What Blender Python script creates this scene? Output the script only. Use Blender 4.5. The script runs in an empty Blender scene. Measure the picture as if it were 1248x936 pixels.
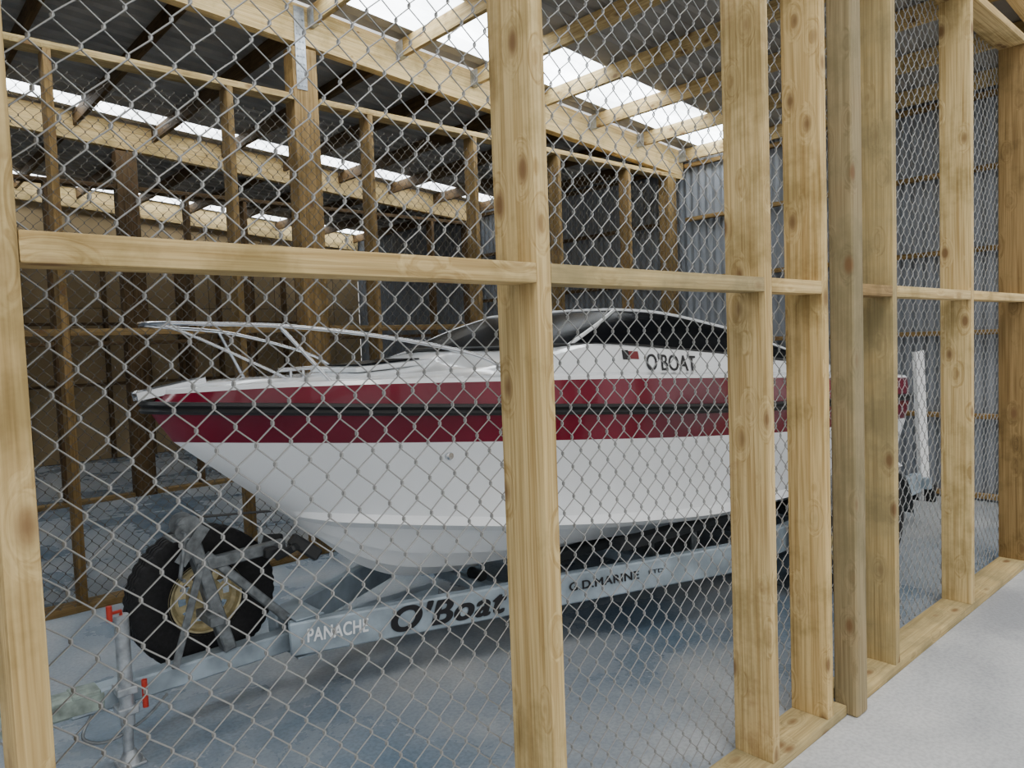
import bpy, bmesh, math, random
import numpy as np
from mathutils import Vector, Matrix
random.seed(7)
C = bpy.context.scene.collection

# ------------------------------------------------------------------ helpers
def link(o): C.objects.link(o); return o
def obj(name, me, mats=(), parent=None):
    o = bpy.data.objects.new(name, me); link(o)
    for m in mats: me.materials.append(m)
    if parent: o.parent = parent
    return o
def empty(name, loc=(0,0,0)):
    o = bpy.data.objects.new(name, None); o.empty_display_size=.1; o.location=loc; return link(o)
def tag(o, label, cat, group=None):
    o["label"]=label; o["category"]=cat
    if group: o["group"]=group
    return o
def structure(o, label, cat):
    o["kind"]="structure"; o["label"]=label; o["category"]=cat; return o
def smooth(me, ang=40):
    for p in me.polygons: p.use_smooth=True
    try: me.set_sharp_from_angle(angle=math.radians(ang))
    except Exception: pass
def setparent(ch, par):
    bpy.context.view_layer.update()
    ch.parent=par; ch.matrix_parent_inverse=par.matrix_world.inverted()

def box_me(w,h,L,bev=.003,seg=1,z0=0.0):
    bm=bmesh.new(); bmesh.ops.create_cube(bm,size=1)
    for v in bm.verts: v.co=Vector((v.co.x*w, v.co.y*h, (v.co.z+.5)*L+z0))
    if bev>0: bmesh.ops.bevel(bm,geom=bm.edges[:],offset=bev,segments=seg,affect='EDGES',profile=.6)
    me=bpy.data.meshes.new("m"); bm.to_mesh(me); bm.free(); return me
def board(name,a,b,w,h,mat,up=(0,0,1),bev=.004,seg=2,parent=None):
    a=Vector(a); b=Vector(b); d=b-a; L=d.length; Z=d.normalized(); U=Vector(up)
    Y=(U-Z*U.dot(Z)).normalized(); X=Y.cross(Z)
    me=box_me(w,h,L,bev,seg); o=obj(name,me,[mat])
    if seg>1: smooth(me,30)
    M=Matrix((X,Y,Z)).transposed().to_4x4(); M.translation=a; o.matrix_world=M
    if parent: setparent(o,parent)
    return o
def tube_me(pts,r,n=10,closed=False,cap=True):
    pts=[Vector(p) for p in pts]; N=len(pts); V=[];F=[]
    rr = r if isinstance(r,(list,tuple)) else [r]*N
    prevU=None
    for i,p in enumerate(pts):
        if closed: t=(pts[(i+1)%N]-pts[i-1])
        else: t=(pts[min(i+1,N-1)]-pts[max(i-1,0)])
        t.normalize()
        if prevU is None:
            u=t.orthogonal().normalized()
        else:
            u=(prevU-t*prevU.dot(t)).normalized()
        prevU=u; w=t.cross(u)
        for k in range(n):
            a=2*math.pi*k/n; V.append(p+(u*math.cos(a)+w*math.sin(a))*rr[i])
    M=N if closed else N-1
    for i in range(M):
        j=(i+1)%N
        for k in range(n):
            k2=(k+1)%n; F.append((i*n+k,i*n+k2,j*n+k2,j*n+k))
    if cap and not closed:
        F.append(tuple(range(n))[::-1]); F.append(tuple((N-1)*n+k for k in range(n)))
    me=bpy.data.meshes.new("t"); me.from_pydata([tuple(v) for v in V],[],F); smooth(me,50); return me
def spline(pts,n=8):
    P=[Vector(p) for p in pts]; out=[]
    for i in range(len(P)-1):
        p0=P[max(i-1,0)];p1=P[i];p2=P[i+1];p3=P[min(i+2,len(P)-1)]
        for k in range(n):
            t=k/n; out.append(.5*((2*p1)+(p2-p0)*t+(2*p0-5*p1+4*p2-p3)*t*t+(3*p1-p0-3*p2+p3)*t**3))
    out.append(P[-1]); return out
def lathe_me(prof,n=48,axis='Y',mod=None,skip=None):
    V=[];F=[]
    m=len(prof)
    for i in range(n):
        a=2*math.pi*i/n
        for j,(r,y) in enumerate(prof):
            rr=r+(mod(i,j) if mod else 0)
            V.append((rr*math.cos(a),y,rr*math.sin(a)))
    for i in range(n):
        i2=(i+1)%n
        for j in range(m-1):
            if skip and skip(i,j): continue
            F.append((i*m+j,i2*m+j,i2*m+j+1,i*m+j+1))
    me=bpy.data.meshes.new("l"); me.from_pydata(V,[],F)
    bm=bmesh.new(); bm.from_mesh(me); bmesh.ops.remove_doubles(bm,verts=bm.verts,dist=1e-5); bmesh.ops.recalc_face_normals(bm,faces=bm.faces); bm.to_mesh(me); bm.free()
    smooth(me,35); return me
def join_me(meshes):
    """list of (mesh, matrix) -> a single mesh for ONE part"""
    bm=bmesh.new()
    for me,M in meshes:
        b2=bmesh.new(); b2.from_mesh(me)
        if M is not None: bmesh.ops.transform(b2,matrix=M,verts=b2.verts)
        t=bpy.data.meshes.new("x"); b2.to_mesh(t); b2.free(); bm.from_mesh(t)
    me=bpy.data.meshes.new("j"); bm.to_mesh(me); bm.free(); return me
def frame_between(a,b,up=(0,0,1)):
    a=Vector(a); b=Vector(b); Z=(b-a).normalized(); U=Vector(up)
    Y=(U-Z*U.dot(Z)).normalized(); X=Y.cross(Z)
    M=Matrix((X,Y,Z)).transposed().to_4x4(); M.translation=a; return M
def bar(a,b,w,h,bev=.003,up=(0,0,1)):
    return (box_me(w,h,(Vector(b)-Vector(a)).length,bev), frame_between(a,b,up))

# ------------------------------------------------------------------ materials
class NT:
    def __init__(s,name):
        s.m=bpy.data.materials.new(name); s.m.use_nodes=True; s.t=s.m.node_tree; s.b=s.t.nodes["Principled BSDF"]
        s.out=s.t.nodes["Material Output"]
    def n(s,typ,**k):
        q=s.t.nodes.new(typ)
        for a,v in k.items():
            if a.startswith("i_"): q.inputs[a[2:].replace("_"," ")].default_value=v
            else: setattr(q,a,v)
        return q
    def l(s,a,b): s.t.links.new(a,b)
    def ramp(s,fac,stops):
        r=s.n("ShaderNodeValToRGB"); e=r.color_ramp.elements
        while len(e)<len(stops): e.new(.5)
        for el,(p,c) in zip(e,stops): el.position=p; el.color=c if len(c)==4 else (*c,1)
        s.l(fac,r.inputs[0]); return r.outputs[0]
    def mix(s,f,a,b,mode='MIX'):
        m=s.n("ShaderNodeMix",data_type='RGBA',blend_type=mode)
        for idx,v in ((0,f),(6,a),(7,b)):
            if hasattr(v,"links"): s.l(v,m.inputs[idx])
            else: m.inputs[idx].default_value = v if idx==0 else ((*v,1) if len(v)==3 else v)
        return m.outputs[2]
    def bump(s,h,strength=.3,dist=.01):
        b=s.n("ShaderNodeBump"); b.inputs["Strength"].default_value=strength; b.inputs["Distance"].default_value=dist
        s.l(h,b.inputs["Height"]); s.l(b.outputs[0],s.b.inputs["Normal"])
def simple(name,col,rough=.5,metal=0,coat=0,noise=0,nscale=20,bump=0,spec=.5):
    k=NT(name); k.b.inputs["Base Color"].default_value=(*col,1); k.b.inputs["Roughness"].default_value=rough
    k.b.inputs["Metallic"].default_value=metal; k.b.inputs["Coat Weight"].default_value=coat; k.b.inputs["Specular IOR Level"].default_value=spec
    tc=k.n("ShaderNodeTexCoord"); nz=k.n("ShaderNodeTexNoise",i_Scale=nscale,i_Detail=5.0); k.l(tc.outputs["Object"],nz.inputs["Vector"])
    if noise:
        c=k.ramp(nz.outputs[0],[(.3,tuple(x*(1-noise) for x in col)),(.7,tuple(min(1,x*(1+noise)) for x in col))]); k.l(c,k.b.inputs["Base Color"])
    if bump: k.bump(nz.outputs[0],bump,.004)
    return k.m
def wood(name,light,dark,knot=(.15,.078,.032),green=0.0,rough=.72,knots=1.0,stain=0):
    k=NT(name); tc=k.n("ShaderNodeTexCoord"); oi=k.n("ShaderNodeObjectInfo")
    add=k.n("ShaderNodeVectorMath",operation='ADD'); mul=k.n("ShaderNodeVectorMath",operation='SCALE'); mul.inputs[0].default_value=(1.3,2.1,17)
    k.l(oi.outputs["Random"],mul.inputs["Scale"]); k.l(tc.outputs["Object"],add.inputs[0]); k.l(mul.outputs[0],add.inputs[1])
    P=add.outputs[0]
    mp=k.n("ShaderNodeMapping"); mp.inputs["Scale"].default_value=(9.0,9.0,4.6); k.l(P,mp.inputs[0])
    vo=k.n("ShaderNodeTexVoronoi",feature='F1'); vo.inputs["Scale"].default_value=1.0; k.l(mp.outputs[0],vo.inputs["Vector"])
    kn=k.ramp(vo.outputs["Distance"],[(0.0,(.9,.9,.9)),(.10*knots,(.8,.8,.8)),(.21*knots,(0,0,0)),(1,(0,0,0))])
    halo=k.ramp(vo.outputs["Distance"],[(0.0,(1,1,1)),(.42*knots,(0,0,0)),(1,(0,0,0))])
    mp2=k.n("ShaderNodeMapping"); mp2.inputs["Scale"].default_value=(34,34,.9); k.l(P,mp2.inputs[0])
    ad2=k.n("ShaderNodeVectorMath",operation='ADD'); sc=k.n("ShaderNodeVectorMath",operation='SCALE'); sc.inputs["Scale"].default_value=3.0
    k.l(halo,sc.inputs[0]); k.l(mp2.outputs[0],ad2.inputs[0]); k.l(sc.outputs[0],ad2.inputs[1])
    g=k.n("ShaderNodeTexNoise",i_Scale=1.0,i_Detail=4.0,i_Distortion=1.1); k.l(ad2.outputs[0],g.inputs["Vector"])
    mp3=k.n("ShaderNodeMapping"); mp3.inputs["Scale"].default_value=(150,150,3); k.l(P,mp3.inputs[0])
    g2=k.n("ShaderNodeTexNoise",i_Scale=1.0,i_Detail=3.0); k.l(mp3.outputs[0],g2.inputs["Vector"])
    big=k.n("ShaderNodeTexNoise",i_Scale=3.4,i_Detail=6.0,i_Roughness=.65); k.l(P,big.inputs["Vector"])
    col=k.ramp(g.outputs[0],[(.34,dark),(.47,tuple((a*1.2+b*.8)/2 for a,b in zip(light,dark))),(.60,light)])
    f2=k.ramp(g2.outputs[0],[(.36,(.64,.60,.53)),(.58,(1,1,1))]); col=k.mix(.75,col,f2,'MULTIPLY')
    bc=k.ramp(big.outputs[0],[(.36,(.56,.56,.45)),(.50,(.95,.96,.90)),(.8,(1.0,.96,.88))]); col=k.mix(.8,col,bc,'MULTIPLY')
    if green: 
        gm=k.ramp(big.outputs[0],[(.42,(1,1,1)),(.70,(0,0,0))]); gf=k.n("ShaderNodeMath",operation='MULTIPLY'); gf.inputs[1].default_value=green; k.l(gm,gf.inputs[0])
        col=k.mix(gf.outputs[0],col,(.24,.21,.12))
    if stain:
        st=k.n("ShaderNodeTexNoise",i_Scale=2.6,i_Detail=6.0,i_Roughness=.7); k.l(P,st.inputs["Vector"]); sm=k.ramp(st.outputs[0],[(.57,(0,0,0)),(.66,(stain,)*3)]); col=k.mix(sm,col,(.24,.13,.06))
    hv=k.ramp(oi.outputs["Random"],[(0,(.84,.82,.77)),(.5,(1,1,1)),(1,(1.0,.94,.84))]); col=k.mix(.8,col,hv,'MULTIPLY')
    hm=k.n("ShaderNodeMath",operation='MULTIPLY'); hm.inputs[1].default_value=.4; k.l(halo,hm.inputs[0]); col=k.mix(hm.outputs[0],col,tuple(x*.72 for x in dark))
    col=k.mix(kn,col,knot)
    k.l(col,k.b.inputs["Base Color"]); k.b.inputs["Roughness"].default_value=rough; k.b.inputs["Specular IOR Level"].default_value=.25; k.bump(g2.outputs[0],.45,.002)
    return k.m
pine=wood("pine",(.68,.52,.27),(.46,.32,.14),stain=.12)
pine_stained=wood("pine_stained",(.66,.50,.26),(.44,.305,.135),stain=.5)
pine_green=wood("pine_green",(.55,.43,.22),(.36,.27,.13),green=.55)
pine_dim=wood("pine_mid_brown",(.35,.235,.105),(.22,.14,.055))  # same wood pattern in a darker brown tone
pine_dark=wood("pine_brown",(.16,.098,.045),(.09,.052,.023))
lvl=wood("laminated_pine",(.74,.57,.31),(.60,.43,.20),knots=.4)
pole_mat=wood("weathered_pole",(.37,.29,.17),(.22,.17,.09),green=.45)

def conc(name,c1,c2,c3,r0,r1,lo=.38,hi=.62):
    k=NT(name); tc=k.n("ShaderNodeTexCoord"); a=k.n("ShaderNodeTexNoise",i_Scale=.8,i_Detail=8.0,i_Roughness=.6,i_Distortion=.3); b_=k.n("ShaderNodeTexNoise",i_Scale=60.0,i_Detail=6.0)
    g=tc.outputs["Object"]
    k.l(g,a.inputs["Vector"]); k.l(g,b_.inputs["Vector"])
    c=k.ramp(a.outputs[0],[(lo,c1),(.5,c2),(hi,c3)]); d=k.ramp(b_.outputs[0],[(.38,(.78,.78,.78)),(.58,(1,1,1))]); c=k.mix(.8,c,d,'MULTIPLY')
    k.l(c,k.b.inputs["Base Color"]); r=k.ramp(a.outputs[0],[(.35,(r0,)*3),(.65,(r1,)*3)]); k.l(r,k.b.inputs["Roughness"]); k.bump(b_.outputs[0],.1,.003)
    return k.m
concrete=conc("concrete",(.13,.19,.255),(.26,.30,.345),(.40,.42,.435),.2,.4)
concrete_out=conc("concrete_lit",(.26,.27,.285),(.37,.38,.385),(.46,.465,.465),.6,.8)  # lighter copy of the slab concrete, outdoor brightness put into its colour

galv=simple("galvanised",(.15,.165,.175),.45,.4,noise=.45,nscale=28)
galv_worn=simple("galvanised_worn",(.24,.29,.26),.55,.2,noise=.45,nscale=22)
galv_br=simple("galvanised_bright",(.38,.41,.44),.4,.6,noise=.3,nscale=28)
galv_dull=simple("galvanised_dull",(.30,.365,.42),.5,.2,noise=.35,nscale=7)
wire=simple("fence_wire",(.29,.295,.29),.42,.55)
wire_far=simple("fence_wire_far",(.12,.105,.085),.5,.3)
steel=simple("stainless",(.60,.62,.65),.2,1.0)
gel=simple("gelcoat_white",(.86,.89,.92),.18,coat=.5,noise=.015,nscale=2)
maroon=simple("gelcoat_maroon",(.145,.0015,.018),.2,coat=.25,noise=.35,nscale=1.5,spec=.35)
black=simple("rubber_black",(.012,.013,.014),.5)
tyre_m=simple("tyre_rubber",(.010,.010,.011),.75,noise=.4,nscale=60,bump=.2,spec=.3)
glass=simple("tinted_glass",(.008,.009,.011),.25,spec=.02)
zinc=simple("zinc_yellow",(.50,.43,.25),.42,.4,noise=.35,nscale=30)
red=simple("red_plastic",(.40,.025,.012),.4)
whitep=simple("white_plastic",(.85,.86,.87),.4)
ink=simple("sticker_black",(.005,.005,.008),.5)
inkred=simple("sticker_red",(.18,.01,.015),.5)
inkw=simple("sticker_white",(.85,.88,.9),.5)
vinyl=simple("seat_vinyl",(.02,.02,.025),.5)
carpet=simple("bunk_carpet",(.02,.023,.026),.95)
wallm=simple("steel_cladding",(.21,.23,.26),.5,.2,noise=.1,nscale=3)
roofm=simple("roof_underside",(.33,.315,.29),.65,.05,noise=.2,nscale=3)
k=NT("tan_lining"); tc=k.n("ShaderNodeTexCoord"); nz=k.n("ShaderNodeTexNoise",i_Scale=1.4,i_Detail=5.0); k.l(tc.outputs["Object"],nz.inputs["Vector"])
br=k.n("ShaderNodeTexBrick",i_Scale=1.0,i_Mortar_Size=.006,i_Brick_Width=1.2,i_Row_Height=2.4); br.offset=0
mp=k.n("ShaderNodeMapping"); mp.inputs["Rotation"].default_value=(math.pi/2,0,0); k.l(tc.outputs["Object"],mp.inputs[0]); k.l(mp.outputs[0],br.inputs["Vector"])
br.inputs["Color1"].default_value=(.50,.36,.19,1); br.inputs["Color2"].default_value=(.42,.30,.15,1); br.inputs["Mortar"].default_value=(.12,.085,.045,1)
v=k.ramp(nz.outputs[0],[(.3,(.7,.7,.7)),(.7,(1,1,1))]); k.l(k.mix(.8,br.outputs[0],v,'MULTIPLY'),k.b.inputs["Base Color"]); k.b.inputs["Roughness"].default_value=.8
tan=k.m
def skymat(name,lo,hi):
    k=NT(name); em=k.n("ShaderNodeEmission"); em.inputs[0].default_value=(.88,.95,1,1)
    tc=k.n("ShaderNodeTexCoord"); nz=k.n("ShaderNodeTexNoise",i_Scale=1.5,i_Detail=4.0); k.l(tc.outputs["Object"],nz.inputs["Vector"])
    mr=k.n("ShaderNodeMapRange"); mr.inputs["From Min"].default_value=.3; mr.inputs["From Max"].default_value=.7; mr.inputs["To Min"].default_value=lo; mr.inputs["To Max"].default_value=hi
    k.l(nz.outputs[0],mr.inputs[0]); k.l(mr.outputs[0],em.inputs[1])
    tr=k.n("ShaderNodeBsdfTranslucent"); ad=k.n("ShaderNodeAddShader"); k.l(em.outputs[0],ad.inputs[0]); k.l(tr.outputs[0],ad.inputs[1]); k.l(ad.outputs[0],k.out.inputs[0]); return k.m
skym=skymat("skylight_sheet",2.6,6.4); skyf=skymat("skylight_sheet_dim",1.4,4.4)  # sheets emit the daylight themselves; far-bay copy glows weaker to darken those bays

# ------------------------------------------------------------------ building
FY=1.33; PY=5.28; P2=9.18; BY=13.1; EX=7.72; SD=.155
SL=.079
def roofz(x): return 3.55+.30+(7.7-x)*SL
X0=-3.0
def slab(x0,x1,y0,y1,mat,label):
    me=box_me(x1-x0,y1-y0,.2,0); o=obj("floor",me,[mat]); o.location=((x0+x1)/2,(y0+y1)/2,-.2); structure(o,label,"floor")
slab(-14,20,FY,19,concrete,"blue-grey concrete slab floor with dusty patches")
slab(-14,20,-15,FY,concrete_out,"same concrete slab outside the mesh fence, coloured lighter to look daylit")
def corr(name,p0,du,L,dv,H,nrm,pitch,amp,mat,label,cat,trap=True):
    p0=Vector(p0);du=Vector(du);dv=Vector(dv);nrm=Vector(nrm);V=[];F=[]
    prof=[(0,0),(.55,0),(.65,1),(.9,1),(1.0,0)] if trap else [(i/6,.5-.5*math.cos(2*math.pi*i/6)) for i in range(7)]
    us=[];n=int(L/pitch)
    for i in range(n):
        for (t,h) in prof[:-1]: us.append(((i+t)*pitch,h*amp))
    us.append((L,0))
    for (u,h) in us:
        V.append(tuple(p0+du*u+nrm*h)); V.append(tuple(p0+du*u+nrm*h+dv*H))
    for i in range(len(us)-1): F.append((2*i,2*i+2,2*i+3,2*i+1))
    me=bpy.data.meshes.new(name); me.from_pydata(V,[],F)
    o=obj(name,me,[mat]); m=o.modifiers.new("s","SOLIDIFY"); m.thickness=.002
    return structure(o,label,cat)
corr("wall_right",(EX+.01,.9,0),(0,1,0),BY-.9,(0,0,1),3.84,(1,0,0),.10,.022,wallm,"corrugated grey steel end wall cladding","wall",False)
corr("wall_left_blocker",(X0-.01,FY,0),(0,1,0),BY-FY,(0,0,1),4.7,(-1,0,0),.10,.022,wallm,"unseen corrugated grey steel wall, added to keep daylight out of the bays","wall",False)  # out of view, added to close the left side and dim the interior
me=box_me(EX-X0,.06,4.3,0); o=obj("wall_back",me,[tan]); o.location=((EX+X0)/2,BY+.03,0); structure(o,"tan lining board wall with panel joints","wall")
dvx=Vector((1,0,-SL)); Lr=(EX+.1-X0)
def roof_strip(y0,y1,mat):
    corr("ceiling" ,(X0,y0,roofz(X0)+.004),(0,1,0),y1-y0,dvx,Lr,(0,0,1),.19,.03,mat,
      "ribbed grey steel roof sheeting seen from below" if mat is roofm else "translucent white roof skylight sheet letting in daylight","ceiling" if mat is roofm else "skylight")
for bi,ys in enumerate((FY+.07,PY+.07,P2+.07)):
    e=ys+3.88
    a0,a1=(e-.88,e-.22) if bi==0 else (e-.56,e-.20)
    roof_strip(ys,a0,roofm); roof_strip(a0,a1,skym if bi==0 else skyf); roof_strip(a1,e,roofm)
def rafter(y,mat,label):
    a=(X0,y,roofz(X0)-.15); b=(EX-.02,y,roofz(EX)-.15)
    tag(board("rafter",a,b,.09,.296,mat),label,"roof beam","laminated roof beams")
rafter(FY+SD/2,lvl,"long pale laminated timber roof beam above the mesh fence")
rafter(PY+.07,lvl,"long pale laminated timber roof beam beside the roof skylight")
rafter(P2+.07,lvl,"long pale laminated timber roof beam over the second stud partition")
rafter(BY-.06,lvl,"long pale laminated timber roof beam along the tan wall")
xs=[7.62-.8*i for i in range(13)]
for bi,ys in enumerate((FY+SD/2,PY+.07,P2+.07)):
    y1=(PY+.07,P2+.07,BY-.06)[bi]
    for x in xs:
        z=roofz(x)-.078
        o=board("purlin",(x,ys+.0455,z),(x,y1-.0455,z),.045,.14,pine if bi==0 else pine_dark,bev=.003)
        tag(o,"timber roof purlin hung between laminated beams" if bi==0 else "dark timber roof purlin in the adjoining bay","roof purlin","purlins of the near bay" if bi==0 else "purlins of the far bays")
        if bi==0:
            h=join_me([bar((x-.026,y1-.10,z-.075),(x-.026,y1-.10,z+.06),.002,.10,0,up=(0,1,0)),bar((x+.026,y1-.10,z-.075),(x+.026,y1-.10,z+.06),.002,.10,0,up=(0,1,0)),
                       bar((x,y1-.15,z-.074),(x,y1-.05,z-.074),.052,.002,0)])
            ho=obj("joist_hanger",h,[galv_br]); tag(ho,"small galvanised steel hanger holding a purlin end","joist hanger","joist hangers")

def stud(x,y,z0,z1,mat,label,group,w=.045,d=.14,name="timber_stud"):
    o=board(name,(x,y,z0),(x,y,z1),w,d,mat,up=(0,1,0),bev=.004); return tag(o,label,"timber stud",group)
def plate(name,x0,x1,y,z,mat,label,h=.045,w=.14):
    return tag(board(name,(x0,y,z),(x1,y,z),w,h,mat),label,"timber plate")
def noggin(x0,x1,y,z,mat,label,group,d=.09,h=.045):
    return tag(board("timber_rail",(x0,y,z),(x1,y,z),d,h,mat),label,"timber rail",group)
ft=3.39
fy=FY+SD/2
fx=[-.94,.18,1.318,2.425,2.86,3.55,4.63,5.72,6.8]
fl={.18:(pine_stained,"yellow pine stud with reddish-brown stain, fence end"),1.318:(pine,"clean yellow pine stud in front of the boat hull"),
 2.425:(pine_stained,"pine stud with weathered lower half and knots"),2.86:(pine,"knotty yellow pine stud next to the weathered post"),
 3.55:(pine_green,"broad greenish pine stud behind the weathered post"),4.63:(pine,"yellow pine stud with large dark knots"),5.72:(pine_dim,"brownish pine stud near the end of the fence")}
for x in fx:
    m,l=fl.get(x,(pine,"yellow pine stud of the mesh fence"))
    stud(x,fy,.045,ft,m,l,"fence studs",w=.05,d=SD)
plate("bottom_plate",-1.1,3.005,fy,.0225,pine_green,"pine bottom plate on the concrete under the fence",w=SD)
plate("bottom_plate",3.115,EX-.06,fy,.0225,pine_green,"pine bottom plate on the concrete past the weathered post",w=SD)
plate("top_plate",-1.1,3.005,fy,ft+.0225,pine,"long pine top plate over the fence studs",w=SD)
plate("top_plate",3.115,EX-.06,fy,ft+.0225,pine,"long pine top plate over the fence studs",w=SD)
for i in range(len(fx)-1):
    a,b=fx[i]+.0255,fx[i+1]-.0255
    m=pine if i!=2 else pine_green
    if i<4 or i>4: noggin(a,b,FY+.045,1.775,m,"horizontal pine rail nailed between fence studs","fence rails",h=.05)
    else: noggin(3.115,b,FY+.045,1.775,pine_dim,"short pine rail beside the weathered post","fence rails",h=.05)
noggin(6.8255,EX-.06,FY+.045,1.775,pine,"horizontal pine rail nailed between fence studs","fence rails",h=.05)
o=board("timber_post",(3.06,FY+.006,0),(3.06,FY+.006,roofz(3.06)-.31),.10,.10,pole_mat,up=(0,1,0),bev=.014,seg=3)
tag(o,"weathered grey-green square timber post standing on the concrete","timber post")

px=[-.95,.15,1.03,2.15,3.30,4.40,5.50,6.62]
pt=3.55
for x in px:
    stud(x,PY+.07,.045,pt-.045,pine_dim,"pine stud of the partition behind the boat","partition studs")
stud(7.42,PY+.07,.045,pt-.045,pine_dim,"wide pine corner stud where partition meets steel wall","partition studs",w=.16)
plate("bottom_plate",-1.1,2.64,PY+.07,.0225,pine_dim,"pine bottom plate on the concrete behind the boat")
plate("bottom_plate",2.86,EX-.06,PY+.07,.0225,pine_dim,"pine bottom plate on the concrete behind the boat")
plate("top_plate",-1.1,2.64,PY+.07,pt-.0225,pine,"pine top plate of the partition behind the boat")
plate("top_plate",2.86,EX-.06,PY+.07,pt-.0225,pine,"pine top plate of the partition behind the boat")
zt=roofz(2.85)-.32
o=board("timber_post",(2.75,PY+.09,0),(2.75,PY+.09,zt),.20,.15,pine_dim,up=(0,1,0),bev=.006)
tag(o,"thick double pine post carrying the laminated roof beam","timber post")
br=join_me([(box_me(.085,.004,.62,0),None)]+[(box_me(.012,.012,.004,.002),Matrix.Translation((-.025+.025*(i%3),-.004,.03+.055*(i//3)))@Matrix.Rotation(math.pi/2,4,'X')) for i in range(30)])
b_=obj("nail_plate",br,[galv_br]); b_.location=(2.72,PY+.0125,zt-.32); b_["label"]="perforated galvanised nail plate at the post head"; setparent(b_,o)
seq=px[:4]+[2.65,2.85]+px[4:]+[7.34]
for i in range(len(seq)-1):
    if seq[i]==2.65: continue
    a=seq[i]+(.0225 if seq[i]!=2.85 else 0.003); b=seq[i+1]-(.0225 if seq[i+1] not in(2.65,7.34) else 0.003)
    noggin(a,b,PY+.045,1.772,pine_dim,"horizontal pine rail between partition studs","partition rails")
for i,x in enumerate([.2,.95,1.7,3.15,3.85,4.55,5.65,6.75]):
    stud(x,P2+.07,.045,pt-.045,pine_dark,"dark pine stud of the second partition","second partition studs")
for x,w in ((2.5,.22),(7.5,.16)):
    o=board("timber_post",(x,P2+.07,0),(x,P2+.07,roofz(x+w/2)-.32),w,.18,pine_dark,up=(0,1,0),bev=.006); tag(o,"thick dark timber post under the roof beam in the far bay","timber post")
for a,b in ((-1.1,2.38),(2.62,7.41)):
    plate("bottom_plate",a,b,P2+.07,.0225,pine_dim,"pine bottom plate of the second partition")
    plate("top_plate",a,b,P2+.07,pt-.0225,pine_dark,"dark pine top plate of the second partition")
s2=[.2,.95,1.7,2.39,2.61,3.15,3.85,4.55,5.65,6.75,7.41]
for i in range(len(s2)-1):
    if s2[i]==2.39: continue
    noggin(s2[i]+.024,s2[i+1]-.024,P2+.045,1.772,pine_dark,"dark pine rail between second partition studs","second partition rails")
bx=[1.3,1.9,2.5,3.1,3.7,4.3,4.9,5.5,6.1,6.7]
for i,x in enumerate(bx):
    w=.2 if i in (1,5) else .05
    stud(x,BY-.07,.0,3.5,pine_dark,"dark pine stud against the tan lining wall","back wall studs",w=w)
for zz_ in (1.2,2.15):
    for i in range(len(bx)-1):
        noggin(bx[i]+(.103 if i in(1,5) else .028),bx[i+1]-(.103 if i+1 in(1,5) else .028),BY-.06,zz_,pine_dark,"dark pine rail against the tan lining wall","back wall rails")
for z in (.045,.78,1.55,2.30,3.02,3.66):
    for (y0,y1) in ((FY+.17,PY-.012),(PY+.145,P2-.03)):
        o=board("wall_girt",(EX-.035,y0,z),(EX-.035,y1,z),.07,.045,pine_dim if y0<3 else pine_dark,bev=.003)
        tag(o,"horizontal timber girt fixed to the corrugated steel wall","wall girt","wall girts")

# ------------------------------------------------------------------ chain link
def chainlink(x0,x1,z0,z1,p=.0395,q=.0438,r=.00205):
    nx=int((x1-x0)/p); nz=int((z1-z0)/q); n=5
    ring=[(math.cos(2*math.pi*a/n)*r*1.3,math.sin(2*math.pi*a/n)*r) for a in range(n)]
    ks=np.arange(nz+1)
    zz=np.empty(2*(nz+1)); zz[0::2]=z0+ks*q-.0035; zz[1::2]=z0+ks*q+.0035
    allv=np.empty((nx,len(zz),n,3),dtype=np.float64)
    for i in range(nx):
        par=(ks+i)%2
        xl=x0+i*p+np.where(par==0,-.0012,p+.0012)
        yl=np.where(par==0,.0021,-.0021)
        xl=xl+.0016*np.sin(ks*.37+ (i+(par==1))*1.9)
        xx=np.repeat(xl,2); yy=np.repeat(yl,2)
        for a,(cx,cy) in enumerate(ring):
            allv[i,:,a,0]=xx+cx; allv[i,:,a,1]=yy+cy; allv[i,:,a,2]=zz
    m=len(zz); verts=allv.reshape(-1,3)
    base=(np.arange(nx)[:,None,None]*m*n + np.arange(m-1)[None,:,None]*n + np.arange(n)[None,None,:])
    nxt=(np.arange(nx)[:,None,None]*m*n + np.arange(m-1)[None,:,None]*n + ((np.arange(n)+1)%n)[None,None,:])
    F=np.stack([base,nxt,nxt+n,base+n],axis=-1).reshape(-1,4)
    me=bpy.data.meshes.new("chainlink"); me.vertices.add(len(verts)); me.vertices.foreach_set("co",verts.ravel())
    me.loops.add(F.size); me.loops.foreach_set("vertex_index",F.ravel().astype(np.int32))
    me.polygons.add(len(F)); me.polygons.foreach_set("loop_start",np.arange(0,F.size,4,dtype=np.int32))
    me.polygons.foreach_set("use_smooth",np.ones(len(F),dtype=bool))
    me.update(calc_edges=True); me.validate()
    return me
cm=chainlink(-1.0,EX-.08,.05,ft+.03)
o=obj("chain_link_mesh",cm,[wire]); o.location=(0,FY+SD+.005,0); tag(o,"galvanised diamond chain link mesh stapled behind the fence studs","chain link fence")
cm2=cm.copy(); cm2.materials.clear(); o=obj("chain_link_mesh",cm2,[wire_far]); o.location=(0,PY-.006,0); tag(o,"dull diamond chain link mesh on the partition behind the boat","chain link fence")

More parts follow.
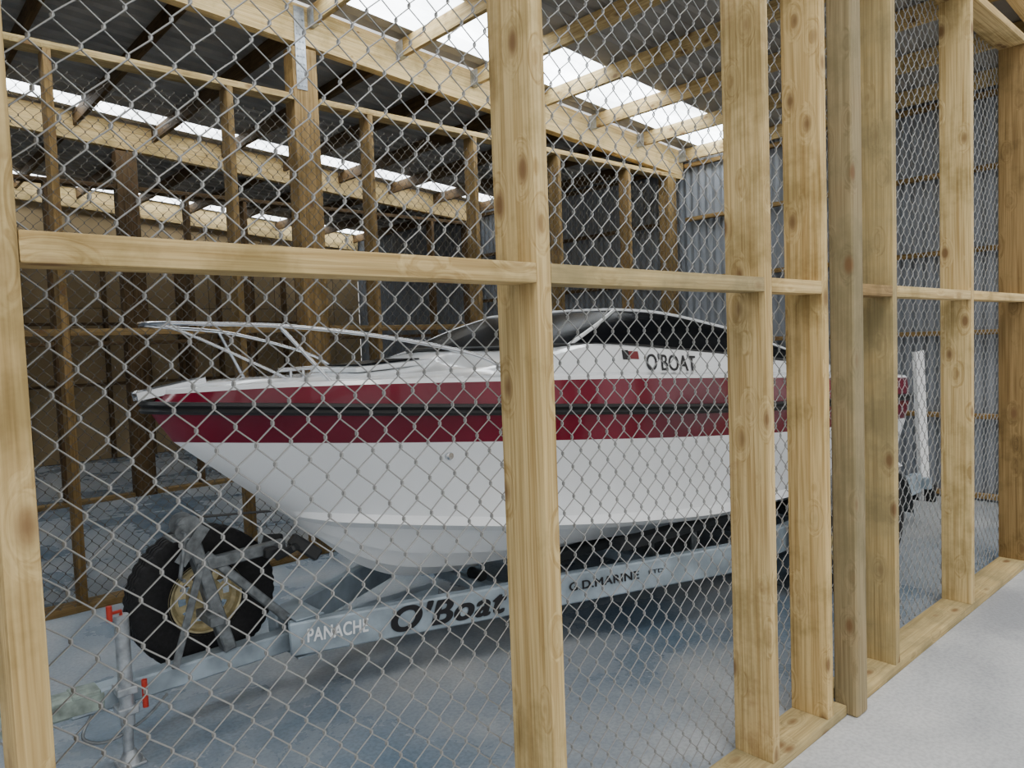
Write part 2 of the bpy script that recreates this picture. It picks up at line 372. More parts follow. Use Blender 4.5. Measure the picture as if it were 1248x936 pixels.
# ------------------------------------------------------------------ boat
CY=3.25
def pchip(T):
    xs_=np.array([t[0] for t in T],float); ys_=np.array([t[1] for t in T],float)
    h=np.diff(xs_); d=np.diff(ys_)/h; m=np.zeros(len(xs_)); m[0]=d[0]; m[-1]=d[-1]
    for i in range(1,len(xs_)-1):
        m[i]=0 if d[i-1]*d[i]<=0 else 2*d[i-1]*d[i]/(d[i-1]+d[i])
    def f(x):
        x=min(max(x,xs_[0]),xs_[-1]); i=min(int(np.searchsorted(xs_,x,side='right')-1),len(h)-1); t=(x-xs_[i])/h[i]
        return float((2*t**3-3*t**2+1)*ys_[i]+(t**3-2*t**2+t)*h[i]*m[i]+(-2*t**3+3*t**2)*ys_[i+1]+(t**3-t**2)*h[i]*m[i+1])
    return f
XE=6.2; NS=70
def line(xs0,bT,zT):
    fb=pchip(bT); fz=pchip(zT); out=[]
    for i in range(NS+1):
        t=(i/NS)**1.6; x=xs0+(XE-xs0)*t; out.append(np.array((x,fb(x) if i else 0.0,fz(x))))
    return out
keel=line(1.58,[(1.58,0),(6.2,0)],[(1.58,.745),(1.86,.515),(2.12,.40),(2.5,.35),(3.2,.335),(6.2,.30)])
chine=line(1.47,[(1.47,0),(1.52,.09),(1.6,.175),(1.72,.28),(2.0,.48),(2.34,.66),(3.0,.84),(3.7,.91),(6.2,.91)],[(1.47,.845),(1.69,.82),(2.34,.745),(3.0,.67),(3.7,.605),(6.2,.52)])
sbot=line(1.00,[(1.0,0),(1.04,.045),(1.12,.11),(1.3,.24),(1.7,.50),(2.4,.80),(3.2,.97),(4.3,1.04),(6.2,1.0)],[(1.0,1.24),(2.45,1.14),(3.6,1.05),(4.3,1.0),(6.2,.90)])
rub=line(.90,[(.9,0),(.915,.045),(.96,.105),(1.1,.22),(1.3,.36),(1.7,.60),(2.4,.87),(3.2,1.01),(4.3,1.07),(6.2,1.03)],[(.9,1.395),(2.45,1.29),(3.6,1.205),(6.2,1.07)])
sheer=line(.96,[(.96,0),(.97,.04),(1.0,.09),(1.1,.185),(1.3,.34),(1.7,.585),(2.4,.85),(3.2,.99),(4.3,1.05),(6.2,1.01)],[(.96,1.445),(1.3,1.455),(2.45,1.425),(3.6,1.37),(4.3,1.33),(6.2,1.22)])
def mixl(A,B,a,db=0,dz=0,ramp=14):
    out=[]
    for i,(p,q) in enumerate(zip(A,B)):
        r=p*(1-a)+q*a; f=min(1,i/ramp); r=r+np.array((0,db*f,dz*f)); 
        if i==0: r[1]=0
        out.append(r)
    return out
rings=[keel,mixl(keel,chine,.28,.0,.012),mixl(keel,chine,.35,0,-.045),mixl(keel,chine,.55,0,.016),mixl(keel,chine,.63,0,-.048),mixl(keel,chine,.86,0,.020,8),mixl(chine,sbot,.0,.016,-.034,8),mixl(chine,sbot,.03,.062,-.016,8),mixl(chine,sbot,.07,.012,.006,8),
       mixl(chine,sbot,.3,-.006),mixl(chine,sbot,.6,-.010),sbot,rub,sheer]
MI0=len(rings)-3
def loft(lines,mirror=True,matf=None,name="l",sharp=22):
    V=[];F=[];MI=[]; m=len(lines); n=len(lines[0])
    for s in ((-1,1) if mirror else (-1,)):
        b0=len(V)
        for i in range(n):
            for L in lines: V.append((L[i][0],CY+s*L[i][1],L[i][2]))
        for i in range(n-1):
            for j in range(m-1):
                q=(b0+i*m+j,b0+(i+1)*m+j,b0+(i+1)*m+j+1,b0+i*m+j+1)
                F.append(q if s<0 else q[::-1]); MI.append(matf(j) if matf else 0)
    me=bpy.data.meshes.new(name); me.from_pydata(V,[],F)
    for p,mi in zip(me.polygons,MI): p.material_index=mi
    bm=bmesh.new(); bm.from_mesh(me); bmesh.ops.remove_doubles(bm,verts=bm.verts,dist=2e-4)
    bmesh.ops.recalc_face_normals(bm,faces=bm.faces); bm.to_mesh(me); bm.free()
    smooth(me,sharp); return me
boat=empty("motor_boat",(3.6,CY,.3)); tag(boat,"white and maroon fibreglass cuddy motor boat resting on a galvanised trailer","boat")
def bp(name,me,mats,label=None):
    o=obj(name,me,mats); setparent(o,boat)
    if label: o["label"]=label
    return o
hull=bp("hull",loft(rings,True,lambda j:1 if j>=MI0 else 0),[gel,maroon])
tv=[];
for s in (-1,1):
    seq=rings if s<0 else rings[::-1]
    for L in seq: tv.append((XE,CY+s*L[-1][1],L[-1][2]))
me=bpy.data.meshes.new("tr"); me.from_pydata(tv,[],[tuple(range(len(tv)))]); bp("transom",me,[gel])
def rail_sweep(line_,h,t,mat,name,zoff=0):
    V=[];F=[]
    pts=[(L[0],-L[1],L[2]) for L in line_[::-1]]+[(L[0],L[1],L[2]) for L in line_[1:]]
    P=[Vector((p[0],CY+p[1],p[2]+zoff)) for p in pts]; N=len(P)
    sec=[(-.004,-h/2),(t*.7,-h/2),(t,-h*.25),(t*.6,0),(t,h*.25),(t*.7,h/2),(-.004,h/2)]
    for i,p in enumerate(P):
        tg=(P[min(i+1,N-1)]-P[max(i-1,0)]); tg.z=0; tg.normalize(); nn=Vector((-tg.y,tg.x,0))
        if nn.dot(p-Vector((4,CY,p.z)))<0: nn=-nn
        for a,b in sec: V.append(tuple(p+nn*a+Vector((0,0,b))))
    m=len(sec)
    for i in range(N-1):
        for j in range(m-1): F.append((i*m+j,(i+1)*m+j,(i+1)*m+j+1,i*m+j+1))
    F.append(tuple(range(m))); F.append(tuple((N-1)*m+j for j in range(m)))
    me=bpy.data.meshes.new(name); me.from_pydata(V,[],F); 
    bm=bmesh.new(); bm.from_mesh(me); bmesh.ops.recalc_face_normals(bm,faces=bm.faces); bm.to_mesh(me); bm.free(); smooth(me,40)
    return bp(name,me,[mat])
rail_sweep(rub,.05,.028,black,"rub_rail")
def dline(xs0,fb,fz):
    out=[]
    for i in range(NS+1):
        t=(i/NS)**1.6; x=xs0+(XE-xs0)*t; out.append(np.array((x,fb(x) if i else 0.0,fz(x))))
    return out
sb=pchip([(.96,0),(.97,.04),(1.0,.09),(1.1,.185),(1.3,.34),(1.7,.585),(2.4,.85),(3.2,.99),(4.3,1.05),(6.2,1.01)])
sz=pchip([(.96,1.445),(1.3,1.455),(2.45,1.425),(3.6,1.37),(4.3,1.33),(6.2,1.22)])
Wb=pchip([(1.04,0),(1.1,.06),(1.3,.20),(1.7,.42),(2.2,.62),(2.7,.78),(3.2,.87),(3.8,.91),(4.7,.92),(6.2,.88)])
Wz=pchip([(1.0,1.462),(1.3,1.478),(1.7,1.472),(2.2,1.485),(2.5,1.53),(2.75,1.575),(3.2,1.545),(3.8,1.49),(4.7,1.40),(6.2,1.29)])
Cz=pchip([(1.0,1.468),(1.3,1.482),(1.7,1.49),(2.1,1.512),(2.4,1.575),(2.8,1.60),(3.0,1.61),(6.2,1.5)])
d0=dline(.96,lambda x:sb(x),lambda x:sz(x))
d1=dline(.97,lambda x:max(0,sb(x)-.012),lambda x:sz(x)+.018)
d2=dline(.98,lambda x:max(0,sb(x)-.035),lambda x:sz(x)+.022)
d3=dline(1.02,lambda x:Wb(x)+.035*min(1,max(0,(x-1.04)/.5)),lambda x:min(Wz(x)-.005,sz(x)+.033))
d4=dline(1.04,Wb,Wz)
d5=dline(1.04,lambda x:Wb(x)-.04*min(1,max(0,(x-1.04)/.5)),lambda x:Wz(x)+.010)
bp("deck",loft([d0,d1,d2,d3,d4,d5],sharp=28),[gel])
def crown(lo,hi,n):
    V=[];F=[];M=14
    for i in range(n+1):
        x=lo+(hi-lo)*i/n; b=(Wb(x)-.04*min(1,max(0,(x-1.04)/.5))); z0=Wz(x)+.010; zc=max(Cz(x),z0+.003)
        for j in range(M+1):
            s=-1+2*j/M; V.append((x,CY+s*b,z0+(zc-z0)*(1-abs(s)**2.2)))
    for i in range(n):
        for j in range(M): a=i*(M+1)+j; F.append((a,a+1,a+M+2,a+M+1))
    me=bpy.data.meshes.new("crown"); me.from_pydata(V,[],F); smooth(me,50); return me
bp("foredeck",crown(1.04,2.98,36),[gel])
V=[];F=[];n=14
xs_=[2.98+(6.17-2.98)*i/n for i in range(n+1)]
for x in xs_:
    b=Wb(x)-.04; z=Wz(x)+.010
    V+=[(x,CY-b,z),(x,CY-b+.03,.82),(x,CY+b-.03,.82),(x,CY+b,z)]
for i in range(n):
    for j in range(3): a=i*4+j; F.append((a,a+4,a+5,a+1))
F.append((0,1,2,3)); F.append((n*4,n*4+1,n*4+2,n*4+3))
me=bpy.data.meshes.new("tub"); me.from_pydata(V,[],F); bp("cockpit_liner",me,[simple("liner",(.25,.26,.27),.6)])
base=spline([(2.38,0,1.582),(2.42,.26,1.580),(2.52,.50,1.578),(2.72,.71,1.580),(3.05,.81,1.566),(3.45,.865,1.528),(4.0,.888,1.476),(4.85,.897,1.398)],8)
top=spline([(3.02,0,1.770),(3.04,.22,1.770),(3.11,.42,1.770),(3.23,.57,1.765),(3.45,.69,1.742),(3.75,.77,1.685),(4.15,.83,1.60),(4.88,.892,1.412)],8)
def glasspanel(i0,i1,s,f0=.0,f1=.985,off=0):
    V=[];F=[];K=6
    for i in range(i0,i1+1):
        a=base[i];b=top[i]
        for k_ in range(K+1):
            t=f0+(f1-f0)*k_/K; p=a.lerp(b,t); bul=.03*math.sin(math.pi*t)+off
            V.append((p.x-bul*.5*(1-min(1,i/24)),CY+s*(p.y+bul*min(1,i/24)),p.z+bul*.3))
    for i in range(i1-i0):
        for k_ in range(K): a=i*(K+1)+k_; F.append((a,a+K+1,a+K+2,a+1))
    me=bpy.data.meshes.new("g"); me.from_pydata(V,[],F); smooth(me,60); return me
for s in (-1,1):
    bp("window_pane",glasspanel(0,23,s),[glass],"dark tinted front windscreen pane")
    bp("window_pane",glasspanel(23,len(base)-1,s),[glass],"long dark tinted side window")
    pil=[]
    for k_ in range(9):
        t=k_/8; p=base[23].lerp(top[23],t); bul=.03*math.sin(math.pi*t)+.002
        pil.append((p.x,CY+s*(p.y+bul),p.z+bul*.3))
    bp("window_pillar",tube_me(pil,.011,8),[gel],"slim white windscreen pillar")
full=[(p.x,CY-p.y,p.z) for p in top[::-1]]+[(p.x,CY+p.y,p.z) for p in top[1:]]
bp("windscreen_frame",tube_me(full,.011,8),[gel])
fullb=[(p.x,CY-p.y,p.z+.004) for p in base[::-1]]+[(p.x,CY+p.y,p.z+.004) for p in base[1:]]
bp("windscreen_seal",tube_me(fullb,.008,8),[black])
me=box_me(.46,.46,.025,.010,3); o=obj("deck_hatch",me,[gel]); o.location=(1.98,CY,1.503); o.rotation_euler=(0,-.05,0); setparent(o,boat)
bp("hatch_pane",join_me([(box_me(.34,.34,.006,.002),Matrix.Translation((1.98,CY,1.531))@Matrix.Rotation(-.05,4,'Y'))]),[glass])
def mir(P,s): return [(x,CY+s*b,z) for x,b,z in P]
near=[(.90,0,1.735),(.93,.08,1.735),(1.05,.18,1.728),(1.39,.36,1.704),(1.75,.57,1.64),(2.05,.72,1.56),(2.20,.79,1.475),(2.23,.80,1.445)]
r1=spline(mir(near,-1)[::-1]+mir(near,1)[1:],8); bp("bow_rail",tube_me(r1,.0088,10),[steel])
for s in (-1,1):
    bp("rail_stanchion",tube_me(mir([(1.34,.335,1.708),(1.50,.45,1.47)],s),.008,8),[steel])
bp("rail_brace",tube_me(spline(mir([(.93,.06,1.734),(1.05,.10,1.69),(1.35,.22,1.52),(1.42,.24,1.475)],-1),5),.006,8),[steel])
bp("anchor_roller",join_me([bar((.86,CY-.03,1.44),(1.14,CY-.03,1.488),.006,.04),bar((.86,CY+.03,1.44),(1.14,CY+.03,1.488),.006,.04),bar((.90,CY,1.432),(1.14,CY,1.472),.06,.006),(lathe_me([(0,-.03),(.02,-.03),(.014,0),(.02,.03),(0,.03)],16),Matrix.Translation((.88,CY,1.447)))]),[steel])
bp("deck_cleat",join_me([(tube_me([(1.42,CY-.12,1.52),(1.6,CY-.12,1.525)],.009,8),None),(tube_me([(1.48,CY-.12,1.475),(1.48,CY-.12,1.52)],.008,8),None),(tube_me([(1.54,CY-.12,1.475),(1.54,CY-.12,1.52)],.008,8),None)]),[steel])
def sidepoint(lines,x,f):
    out=[]
    for L in lines:
        X=[p[0] for p in L]; out.append(np.array((x,CY-np.interp(x,X,[p[1] for p in L]),np.interp(x,X,[p[2] for p in L]))))
    return Vector(out[0]*(1-f)+out[1]*f)
p=sidepoint([rings[MI0-1],sbot],1.98,.6)
o=obj("skin_fitting",lathe_me([(0,-.012),(.014,-.012),(.02,-.004),(.02,.01)],16),[steel]); o.location=p+Vector((.0,-.002,0)); setparent(o,boat)
def textobj(s,size,mat,X,Y,loc,name,parent,shear=0,width=None,extr=.0008,bold=0,height=None,off=.004):
    """bold = stroke thickening, made by overlaying slightly shifted copies so the counters stay open"""
    cu=bpy.data.curves.new("txt","FONT"); cu.body=s; cu.size=size; cu.extrude=extr; cu.shear=shear; cu.align_x='LEFT'; cu.align_y='CENTER'
    if bold: cu.space_character=1.0+2.2*bold/size
    t=bpy.data.objects.new("tmp",cu); link(t); bpy.context.view_layer.update()
    dg=bpy.context.evaluated_depsgraph_get(); me=bpy.data.meshes.new_from_object(t.evaluated_get(dg)); bpy.data.objects.remove(t)
    if bold:
        me=join_me([(me,Matrix.Translation((dx*bold,dy*bold*.6,dd*.00008))) for dd,(dx,dy) in enumerate(((0,0),(-1,0),(1,0),(-.5,.8),(.5,.8),(-.5,-.8),(.5,-.8)))])
    xs=[v.co.x for v in me.vertices]; w=max(xs)-min(xs); x0=min(xs)
    ys=[v.co.y for v in me.vertices]; hh=max(ys)-min(ys); yc=(max(ys)+min(ys))/2
    for v in me.vertices:
        v.co.x=(v.co.x-x0)*(width/w if width else 1); v.co.y=(v.co.y-yc)*(height/hh if height else 1)
    me.materials.clear(); o=obj(name,me,[mat])
    X=Vector(X).normalized(); Y=Vector(Y); Y=(Y-X*Y.dot(X)).normalized(); Z=X.cross(Y)
    M=Matrix((X,Y,Z)).transposed().to_4x4(); M.translation=Vector(loc)+Z*off; o.matrix_world=M; setparent(o,parent); return o
a=sidepoint([d3,d4],3.07,.40); b=sidepoint([d3,d4],3.46,.40); up=sidepoint([d3,d4],3.27,1)-sidepoint([d3,d4],3.27,0)
o=textobj("O'BOAT",.12,ink,b-a,up,a,"name_lettering",boat,shear=.2,width=(b-a).length,height=.092,bold=0.0015,off=.006); o["label"]="black slanted capital lettering on the cabin side"
for k_,(xa,xb,m) in enumerate(((2.925,2.965,ink),(2.967,3.03,inkred))):
    a=sidepoint([d3,d4],xa,.66); b=sidepoint([d3,d4],xb,.66)
    me=box_me((b-a).length,.05 if k_==0 else .042,.004,.001); o=obj("side_emblem",me,[m]); X=(b-a).normalized(); Y=(up-X*up.dot(X)).normalized(); M=Matrix((X,Y,X.cross(Y))).transposed().to_4x4(); M.translation=(a+b)/2; o.matrix_world=M; setparent(o,boat); o["label"]="small dark emblem beside the boat name"
for y in (CY-.42,CY+.42):
    me=join_me([(box_me(.5,.46,.14,.04,3),Matrix.Translation((4.35,y,1.05))),(box_me(.14,.46,.55,.05,3),Matrix.Translation((4.58,y,1.05))@Matrix.Rotation(.12,4,'Y')),(box_me(.3,.3,.23,.02,2),Matrix.Translation((4.35,y,.82)))])
    smooth(me,40); bp("cockpit_seat",me,[vinyl])
bp("dashboard",join_me([(box_me(.3,.6,.2,.04,3),Matrix.Translation((3.2,CY-.42,1.36)))]),[vinyl])
bp("steering_wheel",join_me([(tube_me([(3.45+.04*math.cos(t),CY-.42+.17*math.sin(t),1.5+.16*math.cos(t)) for t in np.linspace(0,2*math.pi,25)[:-1]],.012,8,closed=True),None),(tube_me([(3.34,CY-.42,1.47),(3.45,CY-.42,1.5)],.02,8),None),(tube_me([(3.45,CY-.58,1.5),(3.45,CY-.26,1.5)],.009,8),None)]),[black])
me=box_me(.62,.9,.42,.06,3); smooth(me,40); o=obj("engine_cover",me,[vinyl]); o.location=(5.75,CY,.84); setparent(o,boat)
bp("stern_drive",join_me([(box_me(.16,.2,.3,.03,2),Matrix.Translation((6.30,CY,.5))),(box_me(.22,.12,.55,.04,2),Matrix.Translation((6.48,CY,.18))),(box_me(.42,.24,.02,.006),Matrix.Translation((6.5,CY,.42))),
   (lathe_me([(0,-.22),(.03,-.18),(.045,0),(.04,.15),(0,.2)],20),Matrix.Translation((6.5,CY,.2))@Matrix.Rotation(-math.pi/2,4,'Z')),(lathe_me([(0.02,-.01),(.14,.0),(.14,.004),(.02,.01)],24,skip=lambda i,j:(i//4)%2==0),Matrix.Translation((6.72,CY,.2))@Matrix.Rotation(-math.pi/2,4,'Z'))]),[black])
# ------------------------------------------------------------------ trailer
tr=empty("boat_trailer",(3.5,CY,0)); tag(tr,"galvanised V-frame boat trailer with lettering along its side beam","boat trailer")
def tp(name,me,mats,label=None,par=None):
    o=obj(name,me,mats); setparent(o,par or tr)
    if label: o["label"]=label
    return o
def tz(x): return .295+(x-1.4)*.033
A=Vector((1.42,CY-.09,tz(1.4))); B=Vector((3.6,CY-1.03,.365))
for s in (-1,1):
    a=Vector((A.x,CY+s*(CY-A.y),A.z)); b=Vector((B.x,CY+s*(CY-B.y),B.z)); e=Vector((6.35,CY+s*1.03,.365))
    tp("chassis_beam",join_me([bar(a,b,.06,.155,.008),bar(b-Vector((.02,0,0)),e,.06,.155,.008)]),[galv_dull])
tp("drawbar",join_me([bar((.55,CY,.262),(2.3,CY,.262),.09,.09,.008),bar((1.51,CY-.13,.382),(1.51,CY+.13,.382),.14,.008,.002),bar((1.51,CY-.13,.208),(1.51,CY+.13,.208),.14,.008,.002)]),[galv_dull])
for x in (2.6,3.6,4.9,6.2):
    w=(1.03 if x>=3.6 else (CY-(A.y+(B.y-A.y)*(x-A.x)/(B.x-A.x))))
    z0={2.6:.235,3.6:.225,4.9:.215,6.2:.20}[x]
    tp("cross_member",join_me([bar((x,CY-w,.33),(x,CY-.35,z0),.06,.06,.006),bar((x,CY-.35,z0),(x,CY+.35,z0),.06,.06,.006),bar((x,CY+w,.33),(x,CY+.35,z0),.06,.06,.006)]),[galv_dull])
    ro=tp("keel_roller",lathe_me([(0,-.05),(.034,-.05),(.026,0),(.034,.05),(0,.05)],18),[black]); ro.matrix_world=Matrix.Translation((x,CY,z0+.06))
for s in (-1,1):
    tp("bunk_rail",join_me([bar((2.75,CY+s*.47,.455),(6.1,CY+s*.47,.36),.10,.05,.01)]),[carpet],"dark carpeted support bunk under the hull")
    tp("bunk_rail",join_me([bar((2.9,CY+s*.78,.535),(6.1,CY+s*.78,.415),.10,.05,.01)]),[carpet],"dark carpeted support bunk under the hull")
    for x in (3.6,4.9,6.2):
        for bw,za,zb in ((.78,.31,.48),(.47,.24,.40)):
            tp("bunk_bracket",join_me([bar((x,CY+s*bw,za-(x-3.6)*.01),(x,CY+s*bw,zb-(x-3.6)*.033),.05,.008,.001,up=(0,1,0))]),[galv])
D=(B-A).normalized()
nrm=Vector((D.y,-D.x,0)).normalized(); 
if nrm.y>0: nrm=-nrm
def onbeam(x,dz=0): 
    p=A+(B-A)*((x-A.x)/(B.x-A.x)); return p+nrm*.030+Vector((0,0,dz))
Dh=Vector((D.x,D.y,D.z))
o=textobj("O'Boat",.14,ink,Dh,(0,0,1),onbeam(1.84,.010),"name_lettering",tr,shear=.3,width=.58,height=.125,bold=.0058); o["label"]="bold black slanted lettering on the trailer beam"
o=textobj("G.D.MARINE",.062,ink,Dh,(0,0,1),onbeam(2.68,0.014),"maker_lettering",tr,width=.40,bold=.0015); o["label"]="small dark capitals on the trailer beam"
o=textobj("LTD",.03,ink,Dh,(0,0,1),onbeam(3.10,0.016),"maker_lettering",tr,width=.09)
o=textobj("PANACHE",.07,inkw,Dh,(0,0,1),onbeam(1.49,0.012),"white_lettering",tr,shear=.1,width=.28,height=.064,bold=.002); o["label"]="white capitals near the front of the trailer beam"
tp("coupling",join_me([bar((.30,CY,.280),(.50,CY,.275),.075,.06,.018),bar((.46,CY,.272),(.68,CY,.262),.095,.085,.012),bar((.56,CY,.305),(.66,CY,.300),.10,.02,.004),bar((.33,CY,.315),(.46,CY,.345),.03,.018,.006),
   (lathe_me([(0,.0),(.04,.0),(.052,-.03),(.05,-.06),(.0,-.06)],24),Matrix.Translation((.33,CY,.30))@Matrix.Rotation(-math.pi/2,4,'X')@Matrix.Rotation(math.pi,4,'X'))]),[galv_worn],"worn greenish metal tow coupling")
tp("coupling_handle",tube_me(spline([(.48,CY,.34),(.42,CY-.02,.375),(.34,CY-.02,.39),(.27,CY-.02,.36)],5),.016,8),[black])
tp("safety_chain",tube_me(spline([(.62,CY-.05,.22),(.58,CY-.09,.16),(.66,CY-.10,.12),(.80,CY-.08,.15),(.90,CY-.05,.21)],6),.006,6),[galv])
jx,jy=.735,CY-.10
tp("jockey_stand",join_me([(tube_me([(jx,jy,.16),(jx,jy,.60)],.027,16),None),(tube_me([(jx-.004,jy,.05),(jx,jy,.2)],.019,12),None),bar((jx,jy-.03,.30),(jx,jy+.06,.30),.075,.03,.004),bar((jx,jy-.03,.22),(jx,jy+.06,.22),.075,.03,.004),
   bar((jx-.05,jy,.006),(jx+.05,jy,.006),.09,.012,.003),(tube_me([(jx,jy,.01),(jx,jy,.06)],[.045,.02],14),None)]),[galv_br])
tp("jockey_handle",join_me([(tube_me([(jx,jy,.60),(jx,jy,.615),(jx-.045,jy-.02,.62)],.007,8),None),(tube_me([(jx-.045,jy-.02,.59),(jx-.045,jy-.02,.65)],.011,10),None)]),[red],"red crank handle")
tp("jockey_clamp",join_me([(tube_me([(jx+.06,jy-.03,.22),(jx+.06,jy-.03,.33)],.011,10),None)]),[red],"red clamp lever")
wy=CY-.02
tp("winch_post",join_me([bar((1.17,wy,.31),(1.03,wy,.86),.055,.07,.006,up=(0,1,0)),bar((1.50,wy,.31),(1.10,wy,.74),.04,.04,.005,up=(0,1,0)),bar((.93,wy-.05,.31),(1.06,wy-.05,.72),.03,.012,.002,up=(0,1,0)),
   bar((1.06,wy,.70),(1.45,wy,.715),.05,.05,.005),bar((1.10,wy-.09,.47),(1.10,wy+.09,.47),.06,.04,.004),bar((1.0,wy-.06,.84),(1.0,wy+.06,.84),.10,.010,.002),
   bar((.97,wy-.06,.74),(1.08,wy-.06,.88),.05,.006,.001,up=(0,1,0))]),[galv])
plate_p=[(.0,-.003),(.05,-.003),(.05,.003),(.0,.003)]
tp("boat_winch",join_me([(lathe_me(plate_p,20),Matrix.Translation((1.02,wy-.05,.885))),(lathe_me(plate_p,20),Matrix.Translation((1.02,wy+.05,.885))),(lathe_me([(0,-.05),(.028,-.045),(.028,.045),(0,.05)],20),Matrix.Translation((1.02,wy,.885))),
   (lathe_me([(0,-.012),(.03,-.012),(.03,.0),(0,.0)],14),Matrix.Translation((.985,wy-.06,.875)))]),[galv])
tp("winch_crank",join_me([(tube_me([(.985,wy-.07,.875),(.985,wy-.11,.875),(.95,wy-.12,.70),(.95,wy-.17,.70)],.008,8),None)]),[galv])
tp("winch_strap",join_me([bar((1.03,wy,.915),(1.39,wy,.88),.045,.003,0)]),[black])
tp("bow_stop",join_me([bar((1.40,wy-.05,.68),(1.46,wy-.13,.73),.09,.035,.008,up=(0,0,1)),bar((1.40,wy+.05,.68),(1.46,wy+.13,.73),.09,.035,.008,up=(0,0,1)),bar((1.37,wy-.06,.70),(1.37,wy+.06,.70),.06,.05,.01),bar((1.44,wy-.10,.76),(1.56,wy-.12,.66),.05,.06,.01)]),[black],"black rubber bow stop block")

def wheel_parts(R,Wd,rr):
    prof=[(rr,-Wd*.38),(rr+.015,-Wd*.42),(rr+.05,-Wd*.5),(R-.045,-Wd*.5),(R-.015,-Wd*.43),(R-.002,-Wd*.36),(R,-Wd*.22),(R-.007,-Wd*.21),(R-.007,-Wd*.18),(R,-Wd*.17),(R,-.006),(R-.007,-.005),(R-.007,.005),(R,.006),(R,Wd*.17),(R-.007,Wd*.18),(R-.007,Wd*.21),(R,Wd*.22),(R-.002,Wd*.36),(R-.015,Wd*.43),(R-.045,Wd*.5),(rr+.05,Wd*.5),(rr+.015,Wd*.42),(rr,Wd*.38)]
    ty=lathe_me(prof,120,mod=lambda i,j:(-.006 if (i%3==0 and 5<=j<=18) else 0))
    o=rr
    rp=[(o+.008,-Wd*.42),(o+.010,-Wd*.39),(o-.008,-Wd*.36),(o-.014,-Wd*.2),(o-.03,-Wd*.12),(o-.045,-Wd*.16),(o-.075,-Wd*.20),(.062,-Wd*.14),(.058,-Wd*.10),(.036,-Wd*.10),(.034,-Wd*.22),(.03,-Wd*.25),(0,-Wd*.25)]
    rim=lathe_me(rp,60,skip=lambda i,j:(j==5 and (i%6) in (1,2,3)))
    barrel=lathe_me([(o-.014,-Wd*.2),(o-.02,Wd*.2),(o-.005,Wd*.38),(o+.008,Wd*.42)],60)
    bolts=[(lathe_me([(0,-.012),(.010,-.012),(.010,.01)],6),Matrix.Translation((.048*math.cos(a),-Wd*.11,.048*math.sin(a)))) for a in [i*2*math.pi/5 for i in range(5)]]
    rimj=join_me([(rim,None),(barrel,None)]+bolts)
    smooth(rimj,35)
    ty.materials.append(tyre_m); rimj.materials.append(zinc)
    return ty,rimj
ty,rimj=wheel_parts(.305,.165,.155)
ty2,rimj2=wheel_parts(.318,.165,.158)
def wheel(name,loc,par,rot=0,flip=False):
    e=empty(name,loc); 
    if par: setparent(e,par)
    for nm,m in (("tyre",ty),("rim",rimj)):
        o=bpy.data.objects.new(nm,m); link(o); o.parent=e
    e.rotation_euler=(0,rot,0) if not flip else (0,rot,math.pi)
    return e
sw=empty("spare_wheel",(1.135,CY+.17,.515)); tag(sw,"spare trailer wheel with black tyre and yellowish zinc rim","spare wheel")
for nm,m in (("tyre",ty2),("rim",rimj2)):
    o=bpy.data.objects.new(nm,m); link(o); o.parent=sw
sw.rotation_euler=(0,.2,0.0)
for s in (-1,1):
    for x in (4.50,5.17):
        wheel("road_wheel",(x,CY+s*1.18,.305),tr,rot=x,flip=(s>0))
    V=[];F=[]
    path=[(4.12,.30)]+[(4.50-.37*math.cos(t),.30+.37*math.sin(t)) for t in np.linspace(0.1,math.pi/2,8)]+[(5.17+.37*math.sin(t),.30+.37*math.cos(t)) for t in np.linspace(0,math.pi/2-.1,8)]+[(5.55,.30)]
    for (x,z) in path: V+=[(x,CY+s*1.08,z),(x,CY+s*1.285,z),(x,CY+s*1.29,z-.03)]
    for i in range(len(path)-1):
        for j in range(2): F.append((i*3+j,i*3+j+1,i*3+j+4,i*3+j+3))
    me=bpy.data.meshes.new("mg"); me.from_pydata(V,[],F); smooth(me,40); o=tp("mudguard",me,[galv]); o.modifiers.new("s","SOLIDIFY").thickness=.003
for x in (4.5,5.17):
    tp("axle",join_me([bar((x,CY-1.09,.27),(x,CY+1.09,.27),.05,.05,.006)]),[galv])
def guide(s):
    W,H=.10,1.22; bm=bmesh.new()
    g=[]
    prof=[(-W/2,.035),(-W/2,0),(W/2,0),(W/2,.035)]
    rows=40
    for i in range(rows+1):
        g.append([bm.verts.new((x,y,H*i/rows)) for x,y in prof])
    for i in range(rows):
        for j in range(3):
            bm.faces.new((g[i][j],g[i][j+1],g[i+1][j+1],g[i+1][j]))
    holes=[f for f in bm.faces if abs(f.normal.y)>.5]
    bmesh.ops.inset_individual(bm,faces=holes,thickness=.011)
    mid=[f for k,f in enumerate(holes) if k%2==0]
    bmesh.ops.delete(bm,geom=mid,context='FACES')
    me=bpy.data.meshes.new("gp"); bm.to_mesh(me); bm.free(); return me
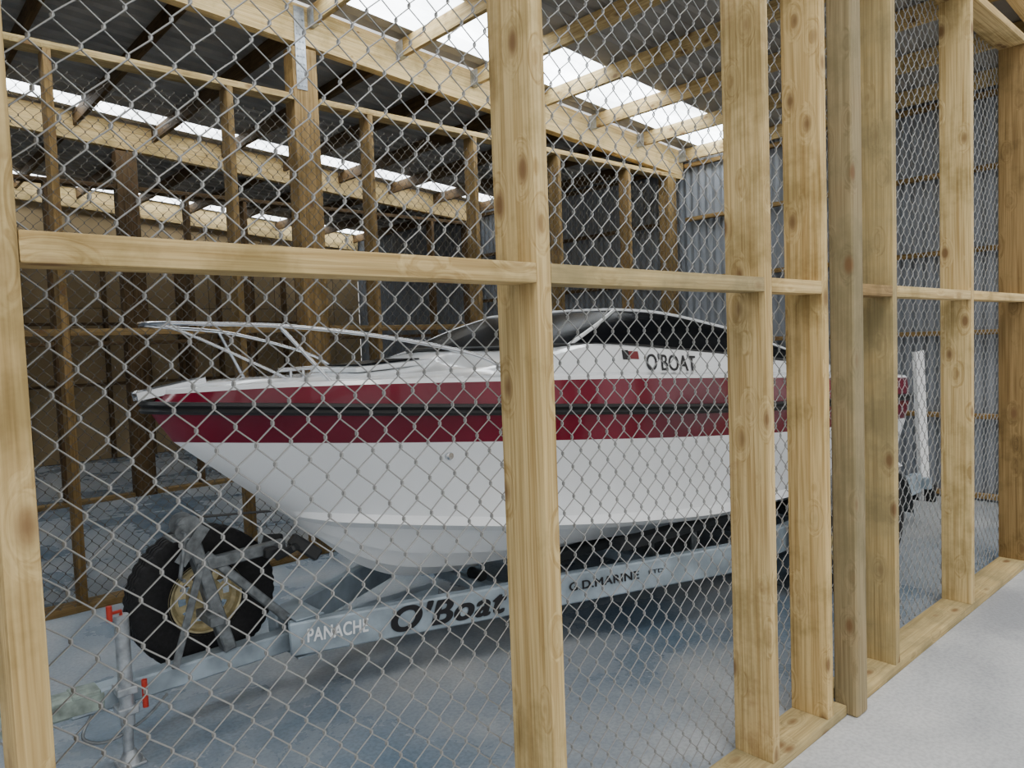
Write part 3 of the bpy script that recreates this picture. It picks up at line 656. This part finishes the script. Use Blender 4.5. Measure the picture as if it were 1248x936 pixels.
for s in (-1,1):
    o=tp("guide_post",guide(s),[whitep],"perforated white upright guide post")
    M=Matrix.Rotation(-.10,4,'Y'); M=Matrix.Translation((6.46,CY+s*1.06,.21))@M@(Matrix.Rotation(math.radians(-15 if s<0 else 195),4,'Z')); o.matrix_world=M
tp("rear_crossbar",join_me([bar((6.38,CY-1.12,.36),(6.38,CY+1.12,.36),.05,.09,.004)]),[galv_dull])
for s in (-1,1):
    tp("tail_light",join_me([(box_me(.05,.22,.14,.01,2),Matrix.Translation((6.45,CY+s*1.02,.20)))]),[black],"dark tail light unit")
# ------------------------------------------------------------------ lights / world / camera
w=bpy.data.worlds.new("World"); bpy.context.scene.world=w; w.use_nodes=True; nt=w.node_tree; bg=nt.nodes["Background"]
tcw=nt.nodes.new("ShaderNodeTexCoord"); sp=nt.nodes.new("ShaderNodeSeparateXYZ"); nt.links.new(tcw.outputs["Generated"],sp.inputs[0])
rp=nt.nodes.new("ShaderNodeValToRGB"); rp.color_ramp.elements[0].position=.45; rp.color_ramp.elements[0].color=(.77,.77,.76,1); rp.color_ramp.elements[1].position=.9; rp.color_ramp.elements[1].color=(.93,.96,1,1)
nt.links.new(sp.outputs[2],rp.inputs[0]); nt.links.new(rp.outputs[0],bg.inputs[0]); bg.inputs[1].default_value=1.75
sd=bpy.data.lights.new("sun","SUN"); sd.energy=2.3; sd.angle=math.radians(25); sd.color=(1,.96,.90); so=bpy.data.objects.new("sun",sd); link(so)
so.rotation_euler=Vector((.45,.55,-1.35)).to_track_quat('-Z','Y').to_euler()

cd=bpy.data.cameras.new("cam"); cam=bpy.data.objects.new("cam",cd); link(cam); cd.lens=36*900/1248; cd.sensor_width=36; cd.clip_start=.05
Fw=Vector((.668,.743,-.0544)).normalized(); R=Vector((.742,-.67,-.0366)); R=(R-Fw*R.dot(Fw)).normalized(); U=R.cross(Fw)
M=Matrix((R,U,-Fw)).transposed().to_4x4(); M.translation=(0,0,1.6); cam.matrix_world=M
bpy.context.scene.camera=cam
